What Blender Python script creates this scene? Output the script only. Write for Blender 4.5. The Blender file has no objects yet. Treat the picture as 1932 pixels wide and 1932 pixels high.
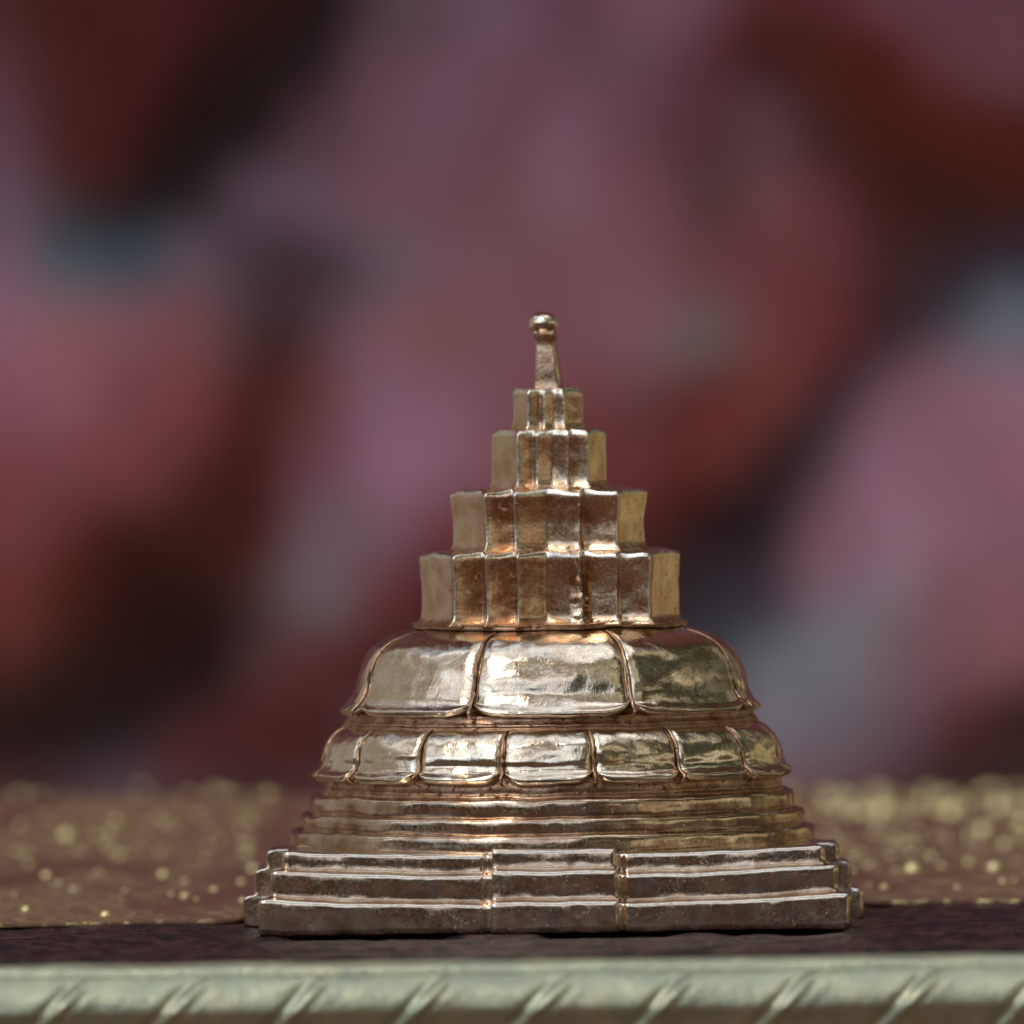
import bpy, math, random
from mathutils import Vector, noise, Matrix, Euler
random.seed(7)
U = 6.74e-5            # metres per modelling unit: the figurine's base is about 75 mm wide
S = bpy.context.scene
COL = S.collection
PI = math.pi

# ------------------------------------------------------------------ camera
D = 20400.0            # camera distance to the figurine's axis, in units
CAMX, CAMZ = -71.0, 942.0
cam = bpy.data.cameras.new("camera")
cam_ob = bpy.data.objects.new("camera", cam); COL.objects.link(cam_ob)
cam.sensor_width = 36.0
cam.lens = 36.0 * 20000.0 / 1932.0
cam.clip_start = 0.05; cam.clip_end = 50.0
cam.dof.use_dof = True
cam.dof.focus_distance = 20030.0 * U
cam.dof.aperture_fstop = 22.0
cam.dof.aperture_blades = 0
pitch = math.atan(154.0 / 20000.0)
cam_ob.matrix_world = (Matrix.Translation(Vector((CAMX * U, -D * U, CAMZ * U)))
                       @ Matrix.Rotation(PI / 2 - pitch, 4, 'X') @ Matrix.Rotation(math.radians(-0.7), 4, 'Z'))
S.camera = cam_ob

# ------------------------------------------------------------------ world: daylight sky over the surroundings
SUN_EL, SUN_AZ = math.radians(52), math.radians(-38)      # sun in front, to the left of the camera
W = bpy.data.worlds.new("World"); S.world = W; W.use_nodes = True
nt = W.node_tree; nt.nodes.clear()
N = nt.nodes.new; L = nt.links.new
out = N('ShaderNodeOutputWorld'); bg = N('ShaderNodeBackground'); L(bg.outputs[0], out.inputs[0])
bg.inputs['Strength'].default_value = 0.10
sky = N('ShaderNodeTexSky'); sky.sky_type = 'NISHITA'; sky.sun_disc = False
sky.sun_elevation = SUN_EL; sky.sun_rotation = math.radians(180) + SUN_AZ * -1
tc = N('ShaderNodeTexCoord'); sep = N('ShaderNodeSeparateXYZ'); L(tc.outputs['Generated'], sep.inputs[0])
DX, DY, DZ = sep.outputs

def val(x):
    n = N('ShaderNodeValue'); n.outputs[0].default_value = x; return n.outputs[0]
def mth(op, a, b=None, c=None, clamp=False):
    n = N('ShaderNodeMath'); n.operation = op; n.use_clamp = clamp
    for i, v in enumerate((a, b, c)):
        if v is None: continue
        if isinstance(v, (int, float)): n.inputs[i].default_value = v
        else: L(v, n.inputs[i])
    return n.outputs[0]
def sstep(x, a, b):
    n = N('ShaderNodeMapRange'); n.interpolation_type = 'SMOOTHSTEP'
    L(x, n.inputs['Value']); n.inputs['From Min'].default_value = a; n.inputs['From Max'].default_value = b
    return n.outputs['Result']
def wnoise(scale, detail=4, rough=0.6, sc=(1, 1, 1)):
    m = N('ShaderNodeMapping'); m.inputs['Scale'].default_value = sc; L(tc.outputs['Generated'], m.inputs['Vector'])
    n = N('ShaderNodeTexNoise'); n.inputs['Scale'].default_value = scale; n.inputs['Detail'].default_value = detail
    n.inputs['Roughness'].default_value = rough; L(m.outputs[0], n.inputs['Vector']); return n.outputs['Fac']
def mixc(f, a, b):
    n = N('ShaderNodeMix'); n.data_type = 'RGBA'; n.clamp_factor = True
    if isinstance(f, (int, float)): n.inputs[0].default_value = f
    else: L(f, n.inputs[0])
    for i, v in ((6, a), (7, b)):
        if isinstance(v, tuple): n.inputs[i].default_value = (*v, 1)
        else: L(v, n.inputs[i])
    return n.outputs[2]
clouds = sstep(wnoise(3.0, 6, 0.65), 0.42, 0.56)
c = mixc(clouds, sky.outputs[0], mixc(sstep(wnoise(7, 5, 0.65), 0.38, 0.6), (8.0, 8.3, 8.8), (25.0, 25.6, 26.6)))
# grey band added across the sky in front, to darken the petals' upper reflections
dark_band = mth('MULTIPLY', sstep(mth('ADD', DZ, mth('MULTIPLY', wnoise(5, 3), 0.08)), 0.66, 0.70), sstep(DZ, 0.90, 0.84))
c = mixc(mth('MULTIPLY', dark_band, sstep(DY, 0.1, -0.1)), c, mixc(sstep(wnoise(4, 3), 0.4, 0.6), (2.2, 1.9, 1.5), (4.2, 3.7, 3.0)))
# trees round the place: low on the left, tall on the right, with gaps of sky
n1 = wnoise(3.0, 6); n2 = wnoise(11.0, 6, 0.7)
height = mth('ADD', mth('MULTIPLY', sstep(DX, -0.05, 0.5), 0.78), mth('ADD', mth('MULTIPLY', n1, 0.30), 0.06))
tree_m = mth('MULTIPLY', sstep(mth('SUBTRACT', height, DZ), 0.0, 0.05), sstep(mth('ADD', n2, mth('MULTIPLY', DZ, -0.12)), 0.27, 0.35))
leaf = mixc(sstep(wnoise(13, 6, 0.75), 0.48, 0.60), (0.08, 0.09, 0.06), (1.3, 1.3, 0.5))
leaf = mixc(sstep(wnoise(3.2, 8, 0.72), 0.535, 0.565), leaf, mixc(sstep(DX, 0.2, 0.5), (0.25, 0.22, 0.12), (9.0, 8.2, 6.0)))
c = mixc(tree_m, c, leaf)
# shaded earth in front of the table, pale plaster wall to the left
c = mixc(sstep(mth('ADD', DZ, mth('MULTIPLY', n2, 0.10)), 0.07, 0.03), c, mixc(sstep(wnoise(5, 4), 0.35, 0.65), (0.55, 0.23, 0.12), (1.8, 0.95, 0.55)))
wall = mth('MULTIPLY', mth('MULTIPLY', sstep(DX, 0.0, -0.1), sstep(DY, -0.22, -0.12)), sstep(DZ, 0.75, 0.55))
c = mixc(wall, c, mixc(sstep(wnoise(4, 4), 0.35, 0.7), (2.6, 2.35, 2.0), (3.8, 3.5, 3.0)))
rgt = mth('MULTIPLY', mth('MULTIPLY', sstep(DX, 0.30, 0.40), sstep(DY, 0.45, 0.6)), sstep(DZ, 0.22, 0.12))
c = mixc(rgt, c, mixc(sstep(n2, 0.4, 0.6), (2.0, 1.7, 0.8), (5.6, 4.7, 2.6)))
# the shaded red hangings of the place behind the table
back = mth('MULTIPLY', mth('MULTIPLY', sstep(DY, 0.10, 0.25), sstep(mth('ABSOLUTE', mth('ADD', DX, -0.0)), 0.55, 0.40)), sstep(DZ, 0.97, 0.93))
c = mixc(back, c, mixc(sstep(wnoise(3, 3), 0.35, 0.65), (0.5, 0.22, 0.16), (1.6, 0.62, 0.52)))
# someone standing behind the camera in dark blue clothes
px = mth('DIVIDE', mth('SUBTRACT', DX, 0.20), 0.17); pz = mth('DIVIDE', mth('SUBTRACT', DZ, 0.10), 0.27)
pr = mth('ADD', mth('MULTIPLY', px, px), mth('MULTIPLY', pz, pz))
person = mth('MULTIPLY', sstep(mth('ADD', pr, mth('MULTIPLY', wnoise(6, 3), 0.6)), 1.5, 1.2), sstep(DY, 0, -0.2))
c = mixc(person, c, mixc(sstep(wnoise(9, 3), 0.4, 0.6), (0.35, 0.32, 0.38), (1.1, 1.15, 1.4)))
L(c, bg.inputs['Color'])

# ------------------------------------------------------------------ sun (softened by haze and leaves)
sl = bpy.data.lights.new("sun", 'SUN'); sl.energy = 0.8; sl.angle = math.radians(12); sl.color = (1.0, 0.965, 0.92)
so = bpy.data.objects.new("sun", sl); COL.objects.link(so)
sdir = Vector((math.sin(SUN_AZ) * math.cos(SUN_EL), -math.cos(SUN_AZ) * math.cos(SUN_EL), math.sin(SUN_EL)))
so.rotation_euler = sdir.to_track_quat('Z', 'Y').to_euler(); so.location = (-0.5, -0.5, 1.0)

S.view_settings.view_transform = 'Standard'
S.view_settings.look = 'None'
S.view_settings.gamma = 1.0
S.view_settings.use_curve_mapping = False
S.view_settings.exposure = -0.08

# ------------------------------------------------------------------ material helpers
class Mat:
    def __init__(s, name):
        s.m = bpy.data.materials.new(name); s.m.use_nodes = True
        s.t = s.m.node_tree; s.b = s.t.nodes['Principled BSDF']
        s.co = s.t.nodes.new('ShaderNodeTexCoord')
    def n(s, k): return s.t.nodes.new(k)
    def l(s, a, b): s.t.links.new(a, b)
    def map(s, sc=(1, 1, 1)):
        m = s.n('ShaderNodeMapping'); m.inputs['Scale'].default_value = tuple(v / U for v in sc)
        s.l(s.co.outputs['Object'], m.inputs['Vector']); return m.outputs[0]
    def noise(s, size, detail=3, rough=0.55, sc=(1, 1, 1), dist=0):
        t = s.n('ShaderNodeTexNoise'); t.inputs['Scale'].default_value = 1.0 / size
        t.inputs['Detail'].default_value = detail; t.inputs['Roughness'].default_value = rough; t.inputs['Distortion'].default_value = dist
        s.l(s.map(sc), t.inputs['Vector']); return t.outputs['Fac']
    def step(s, x, a, b, o0=0.0, o1=1.0):
        r = s.n('ShaderNodeMapRange'); r.interpolation_type = 'SMOOTHSTEP'; s.l(x, r.inputs['Value'])
        for k, v in (('From Min', a), ('From Max', b), ('To Min', o0), ('To Max', o1)): r.inputs[k].default_value = v
        return r.outputs['Result']
    def mix(s, f, a, b):
        x = s.n('ShaderNodeMix'); x.data_type = 'RGBA'
        if isinstance(f, (int, float)): x.inputs[0].default_value = f
        else: s.l(f, x.inputs[0])
        for i, v in ((6, a), (7, b)):
            if isinstance(v, tuple): x.inputs[i].default_value = (*v, 1)
            else: s.l(v, x.inputs[i])
        return x.outputs[2]
    def math(s, op, a, b):
        x = s.n('ShaderNodeMath'); x.operation = op
        for i, v in enumerate((a, b)):
            if isinstance(v, (int, float)): x.inputs[i].default_value = v
            else: s.l(v, x.inputs[i])
        return x.outputs[0]
    def bump(s, h, dist, strength=1.0, prev=None):
        b = s.n('ShaderNodeBump'); b.inputs['Distance'].default_value = dist * U; b.inputs['Strength'].default_value = strength
        s.l(h, b.inputs['Height'])
        if prev is not None: s.l(prev, b.inputs['Normal'])
        return b.outputs[0]

def brass(name, rough=0.17, grime=0.0, bump=1.0, bright=(0.88, 0.79, 0.64), dull=(0.78, 0.62, 0.46), grit=1.0):
    M = Mat(name)
    big = M.noise(45, 4); fine = M.noise(6, 5, 0.65)
    base = M.mix(M.step(big, 0.35, 0.7), bright, dull)
    # rusty brown tarnish in irregular spots, thicker where the casting was never polished
    sp = M.noise(14, 6, 0.72)
    t0 = 0.66 - 0.16 * grime
    spots = M.step(sp, t0, t0 + 0.07)
    base = M.mix(spots, base, (0.20, 0.095, 0.055))
    at = M.n('ShaderNodeAttribute'); at.attribute_name = 'wear_glint'
    wear_glint = M.math('MULTIPLY', at.outputs['Fac'], M.step(M.noise(16, 4), 0.3, 0.5, 0.45, 1.0))
    strk = M.noise(9, 5, 0.7, (0.5, 0.5, 1.6))
    base = M.mix(M.step(strk, 0.52, 0.72, 0.0, 0.5), base, tuple(q * 0.62 for q in dull))
    base = M.mix(wear_glint, base, (0.90, 0.84, 0.74))  # pale rim highlight put into the colour of edges rubbed by handling
    M.l(base, M.b.inputs['Base Color'])
    M.b.inputs['Metallic'].default_value = 1.0
    M.l(M.step(spots, 0, 1, 1.0, 0.55), M.b.inputs['Metallic'])
    r = M.math('ADD', M.step(fine, 0.3, 0.75, rough * 0.7, rough * 1.7), M.math('MULTIPLY', spots, 0.3))
    M.l(r, M.b.inputs['Roughness'])
    pits = M.noise(3.2, 2, 0.5)
    pit = M.step(pits, 0.70, 0.78, 0.0, -1.0)
    b1 = M.bump(M.noise(36, 2, 0.45), 1.9 * bump)
    b2 = M.bump(fine, 0.5 * bump * grit, 1.0, b1)
    scr = M.noise(5, 3, 0.6, (1.0, 1.0, 0.12))
    b3 = M.bump(scr, 0.35 * bump * grit, 1.0, b2)
    b4 = M.bump(pit, 0.9, 1.0, b3)
    b5 = M.bump(spots, 0.8, 1.0, b4)
    M.l(b5, M.b.inputs['Normal'])
    return M.m
M_POL = brass("polished_brass", 0.095, 0.0, 1.0)
M_STAR = brass("cast_brass", 0.20, 0.3, 1.0, (0.78, 0.59, 0.41), (0.60, 0.35, 0.21), 0.9)
M_BASE = brass("worn_brass", 0.17, 0.12, 0.6, (0.72, 0.57, 0.43), (0.48, 0.32, 0.22), 0.6)
M_CORE = brass("tarnished_brass", 0.33, 0.6, 1.3, (0.62, 0.42, 0.28), (0.36, 0.19, 0.11))

# ------------------------------------------------------------------ mesh helpers
def warp(p, amt=1.0):
    a = noise.noise_vector(p / 75.0) * 3.0 + noise.noise_vector(p / 24.0 + Vector((9, 3, 5))) * 1.0
    return p + a * amt
def set_wear_glint(o, vals):
    a = o.data.attributes.new('wear_glint', 'FLOAT', 'POINT'); n = len(o.data.vertices)
    a.data.foreach_set('value', (list(vals) + [0.0] * n)[:n])
def build(name, verts, faces, mat, parent=None, smooth=True, w=1.0):
    vs = [(warp(Vector(v), w) if w else Vector(v)) * U for v in verts]
    me = bpy.data.meshes.new(name); me.from_pydata(vs, [], faces); me.update()
    if smooth: me.polygons.foreach_set('use_smooth', [True] * len(me.polygons))
    me.materials.append(mat)
    o = bpy.data.objects.new(name, me); COL.objects.link(o)
    if parent: o.parent = parent
    return o
def loft(sections, cap0=True, cap1=True):
    """sections: lists of points, the same number in each; closed round, capped with fans"""
    n = len(sections[0]); v = [p for s in sections for p in s]; f = []
    for k in range(len(sections) - 1):
        a, b = k * n, (k + 1) * n
        for i in range(n):
            j = (i + 1) % n
            f.append((a + i, a + j, b + j, b + i))
    for cap, k in ((cap0, 0), (cap1, len(sections) - 1)):
        if not cap: continue
        s = sections[k]; c = Vector((sum(p[0] for p in s) / n, sum(p[1] for p in s) / n, sum(p[2] for p in s) / n))
        v.append(tuple(c)); ci = len(v) - 1
        for i in range(n):
            j = (i + 1) % n
            f.append((ci, k * n + j, k * n + i) if k == 0 else (ci, k * n + i, k * n + j))
    return v, f
def dense(profile, step):
    o = [profile[0]]
    for a, b in zip(profile, profile[1:]):
        d = math.hypot(*(b[i] - a[i] for i in range(len(a)))); m = max(1, int(d / step))
        for k in range(1, m + 1):
            o.append(tuple(a[i] + (b[i] - a[i]) * k / m for i in range(len(a))))
    return o
def lathe(profile, n=200):
    return loft([[(r * math.cos(2 * PI * i / n), r * math.sin(2 * PI * i / n), z) for i in range(n)] for r, z in profile])
def catmull(pts, m):
    out = []; P = [pts[0]] + pts + [pts[-1]]
    for i in range(1, len(P) - 2):
        for k in range(m):
            t = k / m; a, b, c, d = P[i - 1], P[i], P[i + 1], P[i + 2]
            out.append(tuple(0.5 * (2 * b[j] + (c[j] - a[j]) * t + (2 * a[j] - 5 * b[j] + 4 * c[j] - d[j]) * t * t
                                    + (3 * b[j] - a[j] - 3 * c[j] + d[j]) * t ** 3) for j in range(len(b))))
    out.append(tuple(pts[-1])); return out
def sm(x, a, b):
    t = max(0.0, min(1.0, (x - a) / (b - a))); return t * t * (3 - 2 * t)
def tag(o, label=None, cat=None, group=None, kind=None):
    for k, v in (('label', label), ('category', cat), ('group', group), ('kind', kind)):
        if v: o[k] = v
def empty(name, loc=(0, 0, 0)):
    o = bpy.data.objects.new(name, None); COL.objects.link(o); o.location = [c * U for c in loc]
    o.empty_display_size = 0.01; return o
def grid_faces(nu, nv):
    return [(i * nv + j, i * nv + j + 1, (i + 1) * nv + j + 1, (i + 1) * nv + j) for i in range(nu - 1) for j in range(nv - 1)]

# ------------------------------------------------------------------ the stand: table, gold moulding
M = Mat("dark_plum_lacquer")
nz = M.noise(70, 5, 0.6, (0.9, 0.55, 1), 1.6); fz = M.noise(30, 5, 0.65, (0.5, 1, 1), 1.0)
M.l(M.mix(M.step(nz, 0.4, 0.65), (0.006, 0.003, 0.003), (0.10, 0.038, 0.036)), M.b.inputs['Base Color'])  # glossy streaks put into the colour as darker and lighter plum
M.l(M.step(fz, 0.3, 0.7, 0.16, 0.5), M.b.inputs['Roughness'])
M.l(M.bump(fz, 16.0, 1.0, M.bump(nz, 45.0, 1.0)), M.b.inputs['Normal'])
M_TABLE = M.m
M = Mat("painted_gold")
nz = M.noise(60, 4); fz = M.noise(9, 4)
M.l(M.mix(M.step(nz, 0.35, 0.7), (0.42, 0.46, 0.34), (0.54, 0.55, 0.37)), M.b.inputs['Base Color'])
M.b.inputs['Metallic'].default_value = 0.65
M.l(M.step(fz, 0.3, 0.7, 0.28, 0.5), M.b.inputs['Roughness'])
M.l(M.bump(fz, 1.5, 0.8, M.bump(nz, 5.0, 0.8)), M.b.inputs['Normal'])
M_GOLD = M.m

stand = empty('low_table', (0, 0, -420))
tag(stand, 'dark plum low table with gold ridged edge under the brass pyramid figurine', 'table')
def tbl_z(x, y):
    n = noise.noise(Vector((x / 420, y / 130, 0))) * 9 + noise.noise(Vector((x / 110, y / 42, 4))) * 5 + noise.noise(Vector((x / 50, y / 22, 8))) * 1.6
    r = max(abs(x) / 620, abs(y) / 620)
    q = noise.noise(Vector((x / 170, y / 150, 21)))
    low = -15 + 14.7 * sm(q, -0.05, 0.45)
    k = sm(r, 0.93, 1.12)
    return low * (1 - k) + (n - 4) * k
xs = [-1900 + 3800 * i / 330 for i in range(331)]
xs = [-3300, -2900, -2500, -2200] + xs + [2200, 2500, 2900, 3300]
ys = [-1318 + 12 * i for i in range(202)] + [1100 + 260 * i for i in range(24)]
v = [(x, y, tbl_z(x, y) + 420) for x in xs for y in ys]; nf = grid_faces(len(xs), len(ys))
nf = [tuple(reversed(f)) for f in nf]
top = build('tabletop', v, nf, M_TABLE, stand, w=0)
sol = top.modifiers.new('thickness', 'SOLIDIFY'); sol.thickness = 60 * U; sol.offset = -1
# side frame below the top
def box(name, x0, x1, y0, y1, z0, z1, mat, parent):
    vs = [(x, y, z) for x in (x0, x1) for y in (y0, y1) for z in (z0, z1)]
    fs = [(0, 1, 3, 2), (4, 6, 7, 5), (0, 4, 5, 1), (2, 3, 7, 6), (0, 2, 6, 4), (1, 5, 7, 3)]
    return build(name, vs, fs, mat, parent, smooth=False, w=0)
box('frame', -3290, 3290, -1300, 7060, 0, 350, M_TABLE, stand)
prof = catmull([(-1296, -22), (-1300, -6), (-1312, -3), (-1330, -4), (-1346, -11), (-1352, -18), (-1355, -25), (-1364, -30), (-1382, -46), (-1397, -66),
                (-1402, -86), (-1399, -98), (-1389, -116), (-1374, -150), (-1362, -200), (-1358, -270), (-1352, -340), (-1300, -345)], 5)
xs = [-3300 + 6600 * i / 1100 for i in range(1101)]
v = []
for x in xs:
    for y, z in prof:
        q = (x - 0.95 * (z + 32) + 12 * noise.noise(Vector((x / 260, 0, 2))) + 33) / 218.5
        ph = (q % 1.0) * 218.5
        amp = sm(z, -24, -50) * sm(z, -330, -300)
        rid = 7.5 * math.exp(-((ph - 58) / 13.0) ** 2) - 6.5 * math.exp(-((ph - 32) / 12.0) ** 2) + 2 * math.exp(-((ph - 92) / 14.0) ** 2)
        bmp = noise.noise(Vector((x / 110, z / 40, 7))) * 2
        v.append((x, y - (rid * amp + bmp * (0.3 + amp)), z + 414 + noise.noise(Vector((x / 160, y / 40, 1))) * 2.5 + noise.noise(Vector((x / 900, 0, 6))) * 4))
nf = [tuple(reversed(f)) for f in grid_faces(len(xs), len(prof))]
mould = build('edge_moulding', v, nf, M_GOLD, stand, w=0)

# ------------------------------------------------------------------ brocade cloth spread on the back of the table
M = Mat("red_gold_brocade")
a = M.noise(260, 4, 0.6, (0.7, 0.25, 1)); b = M.noise(34, 3, 0.6, (1, 0.5, 1)); k = M.noise(900, 3)
M.l(M.mix(M.step(a, 0.35, 0.65), (0.17, 0.055, 0.045), (0.25, 0.12, 0.085)), M.b.inputs['Base Color'])
zari = M.math('MULTIPLY', M.step(b, 0.50, 0.60), M.step(a, 0.42, 0.58))
M.l(M.mix(zari, M.mix(M.step(a, 0.35, 0.65), (0.14, 0.05, 0.035), (0.21, 0.10, 0.062)), (0.60, 0.48, 0.24)), M.b.inputs['Base Color'])
M.l(M.math('MULTIPLY', zari, 0.8), M.b.inputs['Metallic'])
M.l(M.step(zari, 0, 1, 0.7, 0.42), M.b.inputs['Roughness'])
M.l(M.bump(b, 8.0, 0.9), M.b.inputs['Normal'])
M_BROC = M.m
broc = empty('brocade_cloth', (0, 3400, 0))
tag(broc, 'reddish brown cloth with gold embroidery spread flat behind the brass figurine', 'cloth')
def edge_y(x):
    return -70 + 130 * sm(x, -1500, -640) + 540 * sm(x, -620, -560) - 70 * sm(x, 500, 620) - 60 * sm(x, 700, 1300) + 10 * noise.noise(Vector((x / 150, 0, 0)))
def broc_z(x, y):
    t = sm(y, 300, 1500)
    ridge = 90 * math.exp(-((y - 3900 - 0.10 * x) / 500.0) ** 2) * sm(x, 200, -500)
    return 4 + t * (14 + 18 * noise.noise(Vector((x / 700, y / 600, 0)))) + ridge + 40 * sm(y, 4200, 6400) * noise.noise(Vector((x / 800, 3, 9))) + 3 * noise.noise(Vector((x / 90, y / 90, 3)))
xs = [-3250 + 6500 * i / 360 for i in range(361)]
v = []; NV = 100
for x in xs:
    e = edge_y(x)
    v.append((x, e - 1 - 3400, -3)); v.append((x, e - 3 - 3400, 4))
    for j in range(NV):
        y = e + (6400 - e) * (j / (NV - 1)) ** 1.6
        v.append((x, y - 3400, broc_z(x, y)))
build('cloth', v, [tuple(reversed(f)) for f in grid_faces(len(xs), NV + 2)], M_BROC, broc, w=0)
# small domed gold spangles sewn on in sprays
M = Mat("gold_spangle"); M.b.inputs['Base Color'].default_value = (0.80, 0.68, 0.36, 1); M.b.inputs['Metallic'].default_value = 1.0
M.b.inputs['Roughness'].default_value = 0.42
M_SPANG = M.m
v = []; f = []
def px_to_table(x, y):
    yl = y + (x - 966) * 0.0122
    d = 930.0 * 20000.0 / (yl - 812.0)
    return ((x - 966) * d / 20000.0 + CAMX, d - D)
spots = [(490, 1552, 26), (565, 1545, 16), (120, 1610, 20), (60, 1580, 14), (400, 1565, 13), (40, 1712, 10), (190, 1720, 11), (460, 1705, 9), (490, 1712, 9), (520, 1700, 9),
         (300, 1660, 12), (470, 1650, 12), (80, 1665, 11), (340, 1690, 9), (1560, 1525, 18), (1585, 1540, 25), (1620, 1545, 22), (1660, 1535, 30), (1690, 1540, 12),
         (1765, 1510, 16), (1790, 1540, 28), (1815, 1535, 24), (1850, 1575, 22), (1880, 1530, 26), (1910, 1520, 22), (1925, 1560, 20), (1890, 1600, 13), (1715, 1655, 19),
         (1868, 1652, 17), (1700, 1715, 9), (1850, 1698, 9), (1925, 1712, 9), (1700, 1600, 10), (1750, 1620, 10)]
items = [(*px_to_table(x, y), r * 1.2) for x, y, r in spots if edge_y(px_to_table(x, y)[0]) + 30 < px_to_table(x, y)[1]]
for _ in range(2200):
    x = random.uniform(-3000, 3000); y = 700 + 6000 * random.random() ** 0.9
    g = noise.noise(Vector((x / 420, y / 900, 11)))
    if g < -0.12 + (0.1 if x < -400 else 0): continue
    items.append((x, y, random.uniform(4, 10) + 11 * max(0, y - 2500) / 4500))
for (x, y, r) in items:
    z = broc_z(x, y); b0 = len(v); ry = random.uniform(0, 6.28)
    for a_ in range(5):
        ph = a_ / 5 * PI / 2
        for q in range(10):
            t = q / 10 * 2 * PI + ry
            v.append((x + r * math.cos(ph) * math.cos(t), y - 3400 + r * math.cos(ph) * math.sin(t), z + r * 0.9 * math.sin(ph)))
    v.append((x, y - 3400, z + r * 0.9))
    for a_ in range(4):
        for q in range(10):
            q2 = (q + 1) % 10
            f.append((b0 + a_ * 10 + q, b0 + a_ * 10 + q2, b0 + (a_ + 1) * 10 + q2, b0 + (a_ + 1) * 10 + q))
    for q in range(10): f.append((b0 + 40 + q, b0 + 40 + (q + 1) % 10, b0 + 50))
sp = build('gold_spangles', v, f, M_SPANG, broc, w=0); sp['kind'] = 'stuff'

# ------------------------------------------------------------------ hanging silk far behind, fold shadows painted into its colours
SHADED_HUES = """
75,45,45 68,33,28 66,30,30 58,22,26 52,20,22 32,22,20 75,60,70 98,78,92 105,85,105 98,68,82 112,82,98 105,75,92 88,45,52 85,42,50 98,60,70 95,60,72 92,60,70
85,55,62 72,38,38 68,28,30 42,20,20 34,22,18 48,36,42 95,68,78 104,80,95 98,68,78 104,76,90 105,76,92 84,50,58 58,30,34 70,34,32 76,28,26 88,46,50 94,60,68
90,62,75 70,40,40 50,22,22 34,20,18 38,30,32 80,58,66 98,72,82 102,76,88 108,78,92 112,82,100 104,72,84 84,54,60 84,58,66 64,36,36 66,28,20 72,28,22 70,30,25
98,78,95 66,60,64 36,36,38 48,42,46 84,72,84 96,78,94 112,80,90 108,76,84 108,80,88 116,86,98 108,74,84 90,62,66 98,68,72 78,44,48 64,30,28 54,26,22 62,30,22
118,90,110 90,92,102 76,82,92 92,80,92 76,64,74 76,64,74 104,88,100 116,84,96 118,86,96 112,80,88 110,76,84 100,66,72 102,64,68 84,46,50 62,36,38 50,36,40 50,44,54
132,96,112 130,90,98 120,82,92 112,74,80 84,66,70 96,74,82 120,88,98 118,84,90 122,84,94 118,84,92 112,84,90 100,86,88 108,62,66 98,48,50 66,40,44 66,60,70 88,96,108
136,90,105 130,82,92 116,72,80 112,62,66 78,40,42 104,64,66 130,98,118 126,90,108 120,80,90 110,58,60 98,62,64 90,44,44 96,46,40 64,38,42 96,72,84 124,94,110 128,100,118
136,80,86 122,72,78 112,62,66 96,52,52 74,34,28 104,70,82 140,106,126 130,92,108 118,80,90 102,54,56 104,56,60 86,38,34 62,30,26 66,52,60 130,100,118 134,100,118 134,94,108
118,66,68 92,44,40 64,34,32 66,32,28 78,38,32 110,84,98 120,88,102 110,66,70 100,60,62 90,46,44 80,38,34 58,28,26 44,34,38 90,66,76 130,102,118 136,104,122 132,94,108
96,42,38 72,36,30 56,28,26 54,26,22 80,56,60 104,92,98 98,58,62 80,34,34 80,40,40 70,36,34 50,30,30 48,42,48 74,62,72 112,92,106 128,108,122 124,88,98 130,92,104
64,32,28 50,26,22 44,26,22 40,32,32 86,62,66 92,54,56 74,38,38 70,40,40 70,40,40 70,40,40 70,40,40 56,58,66 94,100,110 112,114,122 116,96,106 112,80,88 124,84,92
42,28,26 36,26,24 40,32,34 62,42,46 82,46,46 72,36,36 80,60,64 80,60,64 80,60,64 80,60,64 80,60,64 80,60,64 112,108,120 106,100,110 98,78,88 84,48,50 60,34,34
90,58,60 76,60,66 76,64,72 74,50,54 72,48,50 80,56,56 80,60,64 80,60,64 80,60,64 80,60,64 80,60,64 90,70,74 104,86,94 100,76,84 84,56,60 60,42,44 56,40,40
"""
grid = [[tuple(int(q) for q in c_.split(',')) for c_ in row.split()] for row in SHADED_HUES.strip().splitlines()]
def lin(cc): 
    cc /= 255.0
    return cc / 12.92 if cc < 0.04045 else ((cc + 0.055) / 1.055) ** 2.4
def shaded_hue_at(px, py):
    gx = px / (1932 / 16.0); gy = py / 125.0
    def refl(t, n):
        t = abs(t); p = 2 * (n - 1); t = t % p
        return p - t if t > n - 1 else t
    gx = refl(gx, 17); gy = refl(gy, 13)
    ix, iy = min(15, int(gx)), min(11, int(gy)); fx, fy = sm(gx - ix, 0, 1), sm(gy - iy, 0, 1)
    o = []
    for k in range(3):
        a0 = lin(grid[iy][ix][k]); a1 = lin(grid[iy][ix + 1][k]); b0 = lin(grid[iy + 1][ix][k]); b1 = lin(grid[iy + 1][ix + 1][k])
        o.append((a0 * (1 - fx) + a1 * fx) * (1 - fy) + (b0 * (1 - fx) + b1 * fx) * fy)
    return o
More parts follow.
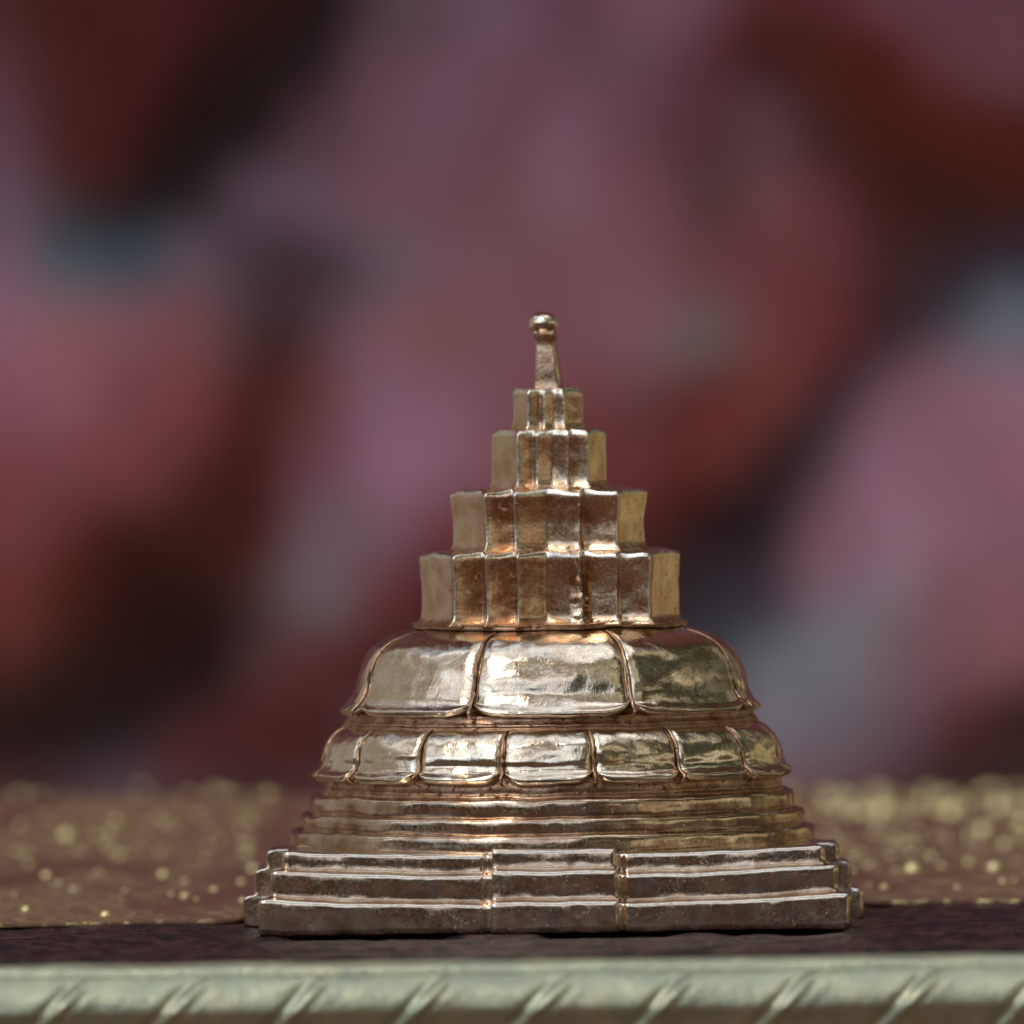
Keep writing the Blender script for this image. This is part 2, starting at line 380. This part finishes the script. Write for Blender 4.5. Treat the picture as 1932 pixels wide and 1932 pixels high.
def shaded_hue(px, py):
    w = noise.noise_vector(Vector(((px + 0.9 * py) / 260, (px - py) / 700, 3)))
    px += 40 * w.x; py += 40 * w.y
    g = shaded_hue_at(px, py); m = [0, 0, 0]
    ox, oy = px, py
    for dx, dy in ((110, 0), (-110, 0), (0, 110), (0, -110)):
        q = shaded_hue_at(px + dx, py + dy)
        for k in range(3): m[k] += q[k] / 4
    g = [max(0.004, g[k] + 0.35 * (g[k] - m[k])) for k in range(3)]
    for x0, y0, x1, y1, wd, cc in STROKES:  # dark and pale strokes paint the fold shading over the hues
        dx, dy = x1 - x0, y1 - y0; l2 = dx * dx + dy * dy
        t = max(0, min(1, ((ox - x0) * dx + (oy - y0) * dy) / l2)) if l2 else 0
        d = math.hypot(ox - x0 - t * dx, oy - y0 - t * dy)
        a = 0.6 * sm(d, wd * 1.45, wd * 0.3)
        if a > 0: g = [g[k] * (1 - a) + lin(cc[k]) * a for k in range(3)]
    return g
STROKES = [(560, 20, 330, 300, 110, (28, 16, 14)), (330, 300, 210, 390, 70, (30, 24, 24)), (290, 0, 170, 300, 80, (72, 28, 30)), (110, 440, 270, 490, 50, (50, 66, 78)),
 (1020, 0, 800, 330, 90, (108, 80, 98)), (870, 0, 760, 130, 40, (84, 58, 70)), (1050, 120, 930, 300, 45, (96, 64, 74)), (560, 480, 525, 610, 65, (54, 38, 44)), (650, 530, 690, 560, 45, (72, 66, 78)),
 (500, 650, 430, 950, 75, (66, 28, 24)), (430, 950, 300, 1160, 120, (54, 26, 22)), (380, 1180, 60, 1420, 110, (32, 20, 18)), (780, 830, 720, 900, 80, (146, 110, 134)),
 (640, 960, 560, 1090, 70, (108, 96, 102)), (40, 720, 60, 760, 110, (142, 94, 110)), (80, 900, 40, 960, 90, (126, 76, 84)), (40, 1080, 20, 1180, 70, (98, 54, 54)), (640, 1230, 320, 1430, 60, (86, 44, 46)),
 (1390, 50, 1760, 230, 75, (68, 28, 20)), (1760, 230, 1960, 330, 85, (74, 28, 22)), (1730, 330, 1960, 420, 70, (50, 24, 20)), (1820, 50, 1930, 90, 100, (98, 64, 74)), (1450, 500, 1500, 460, 110, (112, 64, 70)),
 (1500, 690, 1360, 850, 70, (104, 56, 56)), (1150, 620, 1100, 640, 140, (126, 86, 98)), (1290, 640, 1300, 660, 60, (100, 88, 90)), (1510, 820, 1320, 1070, 52, (32, 28, 34)), (1700, 600, 1510, 820, 60, (50, 38, 44)),
 (1960, 480, 1800, 560, 60, (48, 42, 52)), (1940, 620, 1860, 690, 50, (98, 106, 116)), (1640, 1190, 1500, 1300, 90, (112, 118, 126)), (1400, 1110, 1430, 1170, 60, (48, 50, 60)),
 (1720, 830, 1600, 1030, 110, (138, 102, 122)), (1900, 880, 1900, 960, 130, (136, 98, 112)), (1770, 1110, 1680, 1250, 42, (112, 72, 78)), (1960, 1340, 1760, 1460, 75, (52, 32, 32))]
HUE_GAIN = 1.95; YB = 18000.0
dB = YB + D
M = Mat("shade_painted_silk")
at = M.n('ShaderNodeAttribute'); at.attribute_name = 'shaded_hue'
wv = M.noise(60, 3)
M.l(at.outputs['Color'], M.b.inputs['Base Color']); M.b.inputs['Roughness'].default_value = 0.7; M.b.inputs['Specular IOR Level'].default_value = 0.12
M.l(M.bump(wv, 10, 0.5), M.b.inputs['Normal'])
M_SILK = M.m
v = []; cols = []
NX, NZ = 240, 200
for i in range(NX):
    X = -7000 + 14000 * i / (NX - 1)
    for j in range(NZ):
        Z = -3000 + 16000 * j / (NZ - 1)
        fold = 260 * noise.noise(Vector(((X + 0.75 * Z) / 900, (Z - 0.4 * X) / 3800, 1))) + 70 * noise.noise(Vector(((X + 0.6 * Z) / 300, Z / 1500, 5)))
        v.append((X, fold, Z))
        cols.append(shaded_hue((X - CAMX) * 20000 / dB + 966, 812 - (Z - CAMZ) * 20000 / dB))
silk = build('hanging_cloth', v, [tuple(reversed(f)) for f in grid_faces(NX, NZ)], M_SILK, w=0)
silk.location = (0, YB * U, 0)
ca = silk.data.color_attributes.new('shaded_hue', 'FLOAT_COLOR', 'POINT')
buf = []
for cc in cols: buf += [min(0.9, cc[k] * HUE_GAIN * (1.06, 1.0, 0.99)[k]) for k in range(3)] + [1.0]
ca.data.foreach_set('color', buf)
sol = silk.modifiers.new('thickness', 'SOLIDIFY'); sol.thickness = 12 * U
tag(silk, 'mauve and brick red silk, fold shadows painted in charcoal, hanging out of focus in the background', 'hanging cloth')

# ------------------------------------------------------------------ the brass figurine
fig = empty('pyramid_figurine', (0, 0, 0))
tag(fig, 'small brass stepped pyramid figurine with lotus petals and a round knob on top', 'figurine')

def square_plan(w, rc, n, groove=0.0):
    """rounded square, half width w, n samples a side, a V groove beside each gate"""
    base = []
    for i in range(n + 1):
        s = (-1 + 2 * i / n) * (w - rc)
        g = groove * (math.exp(-((abs(s) - 126) / 4.5) ** 2))
        base.append((s, -w + g))
    for i in range(1, 8):
        a = -PI / 2 + (PI / 2) * i / 8
        base.append((w - rc + rc * math.cos(a), -w + rc + rc * math.sin(a)))
    pts = []
    for q in range(4):
        c_, s_ = [(1, 0), (0, 1), (-1, 0), (0, -1)][q]
        pts += [(x * c_ - y * s_, x * s_ + y * c_) for x, y in base]
    return pts
PL = [(548, 0), (553, 1.5), (556, 5), (556.5, 50), (555.8, 53.5), (553.5, 56), (550, 57.2), (537, 60), (534.5, 62), (533.5, 66), (533.5, 103), (532.8, 107), (530.5, 109.6), (527, 110.8),
      (515, 113.5), (512.3, 115.5), (511, 119), (510.5, 141), (509.8, 144.8), (507.5, 147.4), (503, 148.6)]
def sag(x, y, z):
    cx, cy = min(1, abs(x) / 530), min(1, abs(y) / 530)
    return 12.0 * ((cx * cy) ** 3) * sm(z, 20, 60) - 3.0 * sm(z, 20, 60) * (1 - (cx * cy) ** 2)
secs = []
for w_, z_ in dense(PL, 9) + [(470, 150.5), (430, 152), (300, 153)]:
    secs.append([(x, y, z_ + sag(x, y, z_)) for x, y in square_plan(w_, 13, 220, 9.0)])
v, f = loft(secs)
plinth = build('plinth', v, f, M_BASE, fig, w=0.8)
RIM = lambda z: 1.0 if any(a <= z <= b for a, b in ((53, 57.3), (106.5, 110.9), (144.5, 148.7))) else 0.0
zs = [z_ for w_, z_ in dense(PL, 9) + [(470, 150.5), (430, 152), (300, 153)]]
set_wear_glint(plinth, [RIM(z_) for z_ in zs for _ in range(len(secs[0]))])
for q in range(4):
    secs = []
    for w_, z_ in dense(PL, 9):
        zz = z_ * (1.0 + (0.05 if q in (0, 2) else -0.03) * sm(z_, 30, 60)); wf = w_ + (38 if q in (1, 3) else 25)
        hw = 120 - z_ * 0.02; rc = 9; y1 = -440
        pl = [(-hw, y1)]
        pl = []
        for i in range(9):
            a = PI + (PI / 2) * i / 8; pl.append((-hw + rc + rc * math.cos(a), -wf + rc + rc * math.sin(a)))
        for i in range(1, 40): pl.append((-hw + rc + (2 * hw - 2 * rc) * i / 40, -wf))
        for i in range(9):
            a = -PI / 2 + (PI / 2) * i / 8; pl.append((hw - rc + rc * math.cos(a), -wf + rc + rc * math.sin(a)))
        for i in range(1, 12): pl.append((hw, -wf + rc + (wf - rc + y1) * i / 11))
        for i in range(1, 6): pl.append((hw - 2 * hw * i / 5, y1))
        for i in range(1, 11): pl.append((-hw, y1 - (wf - rc + y1) * i / 11))
        c_, s_ = [(1, 0), (0, 1), (-1, 0), (0, -1)][q]
        secs.append([(x * c_ - y * s_, x * s_ + y * c_, zz) for x, y in pl])
    v, f = loft(secs)
    gb = build('gate_block', v, f, M_BASE, plinth, w=0.8)
    set_wear_glint(gb, [RIM(z_) for w_, z_ in dense(PL, 9) for _ in range(len(secs[0]))])

for prof in ([(300, 146), (487, 146), (489, 149), (489.5, 153), (489, 173), (487.5, 177), (484, 179), (468, 181.5), (300, 186)],
             [(300, 178), (466, 178), (469, 182), (470, 185), (470, 204), (468.5, 208.5), (465, 210.5), (450, 212.5), (300, 216)],
             [(300, 206), (449, 209), (452, 213), (453, 216), (452.5, 239), (451, 243.5), (447, 245.5), (425, 250), (300, 254)]):
    v, f = lathe([(a_ * 1.03, b_) for a_, b_ in dense(prof, 6)], 240)
    build('round_step', v, f, M_BASE, fig, w=1.2)

def lotus(name, core, petals, n, prof, off, inset, lip_z, flat):
    """core: lathed ring that carries n petals; prof runs from the petal's root down to its lip"""
    ks = 1.03 if n == 16 else 1.022
    P = [(a_ * ks, b_) for a_, b_ in catmull(prof, 7)]; m = len(P)
    cp = [(a_ * (ks if a_ > 300 else 1), b_) for a_, b_ in dense(catmull(core, 4), 6)]
    v, f = lathe(cp, 220)
    # thin cast seams between the petals
    zlip = min(p[1] for p in prof)
    half = PI / n
    for q in range(n):
        a = off + (q + 0.5) * 2 * half
        base = len(v); ns = 6; rows = 0
        for (r, z) in P[2:-8]:
            jit = noise.noise(Vector((q * 3.1, z / 14, 2)))
            rr = r * (1 + flat * (1 / math.cos(half) - 1)) - inset * 0.35 + jit * 1.4; wd = 3.6 + jit * 1.8
            for k in range(ns):
                t = k / ns * 2 * PI
                ox, orr = wd * math.cos(t), 3.8 * math.sin(t)
                aa = a + (ox + jit * 3) / rr
                v.append(((rr + orr) * math.sin(aa), -(rr + orr) * math.cos(aa), z)); 
            rows += 1
        for i in range(rows - 1):
            for k in range(ns):
                k2 = (k + 1) % ns
                f.append((base + i * ns + k, base + i * ns + k2, base + (i + 1) * ns + k2, base + (i + 1) * ns + k))
    ring = build(name, v, f, M_CORE, fig, w=1.0)
    NA = 44
    zt = max(p[1] for p in prof); 
    for q in range(n):
        a0 = off + q * 2 * half; v = []
        seedv = Vector((q * 7.3, n, 0))
        dl = noise.noise(seedv + Vector((0.5, 0, 0))) * 3
        for i in range(NA + 1):
            e = -1 + 2 * i / NA; th = e * half * 0.985; ae = abs(e)
            for j, (r, z) in enumerate(P):
                lw = sm(z, zlip + 34, zlip + 6)           # near the lip
                rr = r * (1 + flat * (1 / math.cos(th) - 1))
                ed = max(0.0, (ae - 0.80) / 0.20)
                rr -= inset * ed ** 2.2
                rr -= lw * 16 * max(0, (ae - 0.55) / 0.45) ** 2.5
                zz = z + lw * lip_z * max(0, (ae - 0.5) / 0.5) ** 2.6 + dl * lw
                rr += 2.2 * noise.noise(Vector((e * 1.6, j * 0.12, q * 2.7 + n)))
                v.append((rr * math.sin(a0 + th), -rr * math.cos(a0 + th), zz))
        # inner wall closes the petal into a solid
        nv = m; nu = NA + 1
        F = grid_faces(nu, nv)
        b0 = len(v)
        for i in range(nu):
            for j in range(nv):
                p = Vector(v[i * nv + j]); rxy = Vector((p.x, p.y, 0)).normalized()
                kk = 14.0
                v.append(tuple(p - rxy * kk + Vector((0, 0, 1.0))))
        F2 = [tuple(b0 + t for t in reversed(ff)) for ff in F]
        F += F2
        for i in range(nu - 1):
            F.append((i * nv, (i + 1) * nv, b0 + (i + 1) * nv, b0 + i * nv))
            F.append((i * nv + nv - 1, b0 + i * nv + nv - 1, b0 + (i + 1) * nv + nv - 1, (i + 1) * nv + nv - 1))
        for j in range(nv - 1):
            F.append((j, b0 + j, b0 + j + 1, j + 1))
            o_ = (nu - 1) * nv
            F.append((o_ + j, o_ + j + 1, b0 + o_ + j + 1, b0 + o_ + j))
        build('petal', v, F, M_POL, ring, w=1.0)
lotus('lower_lotus_ring', [(300, 244), (424, 246), (428, 256), (428, 270), (420, 290), (414, 302), (408, 340), (396, 360), (372, 372), (362, 380), (300, 384)], None, 16,
      [(366, 381), (388, 376), (406, 366), (420, 350), (427, 334), (430, 320), (431, 308), (436, 297), (446, 288), (448, 282), (442, 275), (428, 271), (412, 270)],
      math.radians(-1.2), 9, 17, 0.25)
lotus('upper_lotus_ring', [(250, 372), (384, 374), (388, 379), (389, 384), (385, 388), (382, 394), (380, 402), (366, 410), (350, 440), (346, 480), (330, 510), (300, 535), (262, 552), (255, 558), (263, 563), (262, 569), (254, 574), (120, 578)], None, 8,
      [(262, 560), (290, 553), (316, 542), (338, 525), (353, 503), (363, 478), (369, 455), (374, 438), (384, 422), (395, 412), (396, 406), (389, 400), (374, 398), (360, 398)],
      0.0, 9, 17, 0.30)

def star(pts, rc=5.0, step=7.0):
    """plan of a star tier: corners rounded by rc, edges subdivided"""
    n = len(pts); o = []
    for i in range(n):
        a, b, c_ = Vector(pts[i - 1]), Vector(pts[i]), Vector(pts[(i + 1) % n])
        u, w_ = (a - b), (c_ - b); k = min(rc, u.length * 0.35, w_.length * 0.35)
        p0 = b + u.normalized() * k; p1 = b + w_.normalized() * k
        convex = (b - a).cross(c_ - b) > 0
        for t in (0, 0.33, 0.67, 1): o.append((*(p0 * (1 - t) ** 2 + b * 2 * t * (1 - t) + p1 * t * t), 1.0 if convex and 0 < t < 1 else 0.35 if convex else 0.0))
        q0 = p1; u2 = (b - c_); w2 = (Vector(pts[(i + 2) % n]) - c_); k2 = min(rc, u2.length * 0.35, w2.length * 0.35)
        q1 = c_ + u2.normalized() * k2; m = max(2, int((q1 - q0).length / step))
        for j in range(1, m): o.append((*(q0 + (q1 - q0) * j / m), 0.0))
    return [tuple(p) for p in o]
def sym(q, mid_x):
    """q: convex/concave corners of the front, left to right; mirrored to the back with the two side points"""
    front = list(q); back = [(-x, -y) for x, y in q]
    return front + back
def tier(front, r_side, z0, z1, flare, over, tilt=0.0, conc=5.0):
    P = star(front + [(-x, -y) for x, y in front]); secs = []; wv_ = []
    R = max(abs(p[0]) for p in P)
    h = z1 - z0
    prof = [(1 + flare + 0.03, z0 - 6), (1 + flare, z0 - 1), (1 + flare * 0.6, z0 + 3), (1 + flare * 0.2, z0 + 7), (1.0, z0 + 12), (1.0, z0 + h * 0.5), (1 + over, z1 - 9), (1 + over - 0.7 / R, z1 - 5.5), (1 + over - 2.6 / R, z1 - 2.2), (1 + over - 6.0 / R, z1), (0.93, z1 + 1.5), (0.8, z1 + 2.5), (0.5, z1 + 3), (0.2, z1 + 3)]
    prof = [(a * 250, b) for a, b in prof]
    for s_, z in dense(prof, 6):
        s_ /= 250; row = []
        for x, y, cw in P:
            wv_.append(max(cw * sm(z, z0, z0 + 10), 1.0 if z1 - 6 < z < z1 + 0.5 else 0.0))
            rad = math.hypot(x, y) / R
            lift = conc * max(0, 1 - rad) * 4 * sm(z, z1 - 12, z1)
            lift = min(lift, conc)
            bulge = 1 - 0.010 * math.sin(PI * max(0, min(1, (z - z0) / h)))
            if r_side == 245 and y < -190 and 46 < x < 72:      # a chipped corner with rough casting crust
                k = sm(z, 676, 640) * (0.45 + 0.8 * noise.noise(Vector((x / 4, z / 4, 1))))
                x += 9 * k; y += 16 * k
            row.append((x * s_ * bulge + tilt * (z - z0), y * s_ * bulge, z + lift + 3.5 * noise.noise(Vector((x / 40, y / 40, z0))) * sm(z, z0 + 20, z1)))
        secs.append(row)
    v, f = loft(secs)
    o = build('star_tier', v, f, M_STAR, fig, w=0.7); set_wear_glint(o, wv_)
    return o
# front halves run from the left point to just before the right point (seen from above, counter-clockwise)
tier([(-250, 4), (-190, -160), (-184, -206), (-127, -180), (-122, -238), (-67, -204), (-62, -254), (-6, -214), (57, -254), (63, -220), (128, -243), (133, -200), (190, -210), (196, -164)], 245, 574, 706, 0.035, 0.008, 0, 13)
tier([(-186, 6), (-127, -122), (-121, -166), (-70, -138), (-66, -190), (-3, -164), (58, -190), (63, -152), (130, -168), (135, -122)], 181, 714, 824, 0.04, 0.03, 0, 13)
tier([(-112, 4), (-67, -78), (-63, -108), (-30, -95), (-25, -119), (6, -104), (36, -119), (40, -94), (76, -106), (80, -76)], 110, 832, 938, 0.08, -0.01, 0.03, 9)
tier([(-69, 3), (-42, -42), (-39, -64), (-11, -54), (-8, -73), (12, -60), (32, -71), (36, -44)], 66, 946, 1019, 0.07, -0.01, 0, 3)

secs = []
for s_, z, cx in dense([(24, 1014, 2), (22, 1024, 2), (20.5, 1034, 2), (19, 1060, 1), (17, 1090, 0), (15.5, 1108, -1.5), (16, 1116, -2), (19, 1122, -3), (17, 1132, -4)], 4):
    row = []
    for i in range(4):
        a, b = [(-1, -1), (1, -1), (1, 1), (-1, 1)][i], [(1, -1), (1, 1), (-1, 1), (-1, -1)][i]
        for k in range(8):
            t = 0.08 + 0.84 * k / 7
            row.append((cx + 1.18 * s_ * (a[0] + (b[0] - a[0]) * t), s_ * (a[1] + (b[1] - a[1]) * t), z))
    # slight turn so one lit side edge shows
    row = [(cx + (x - cx) * math.cos(0.12) + y * math.sin(0.12), -(x - cx) * math.sin(0.12) + y * math.cos(0.12), z) for x, y, z in row]
    secs.append(row)
v, f = loft(secs)
finial = build('finial', v, f, M_STAR, fig, w=0.5)
secs = []
for j in range(1, 24):
    ph = -PI / 2 + PI * j / 24
    secs.append([(-7 + 28 * math.cos(ph) * math.cos(2 * PI * i / 32), 28 * math.cos(ph) * math.sin(2 * PI * i / 32), 1145 + 25 * math.sin(ph)) for i in range(32)])
v, f = loft(secs)
build('knob', v, f, M_POL, finial, w=0.8)
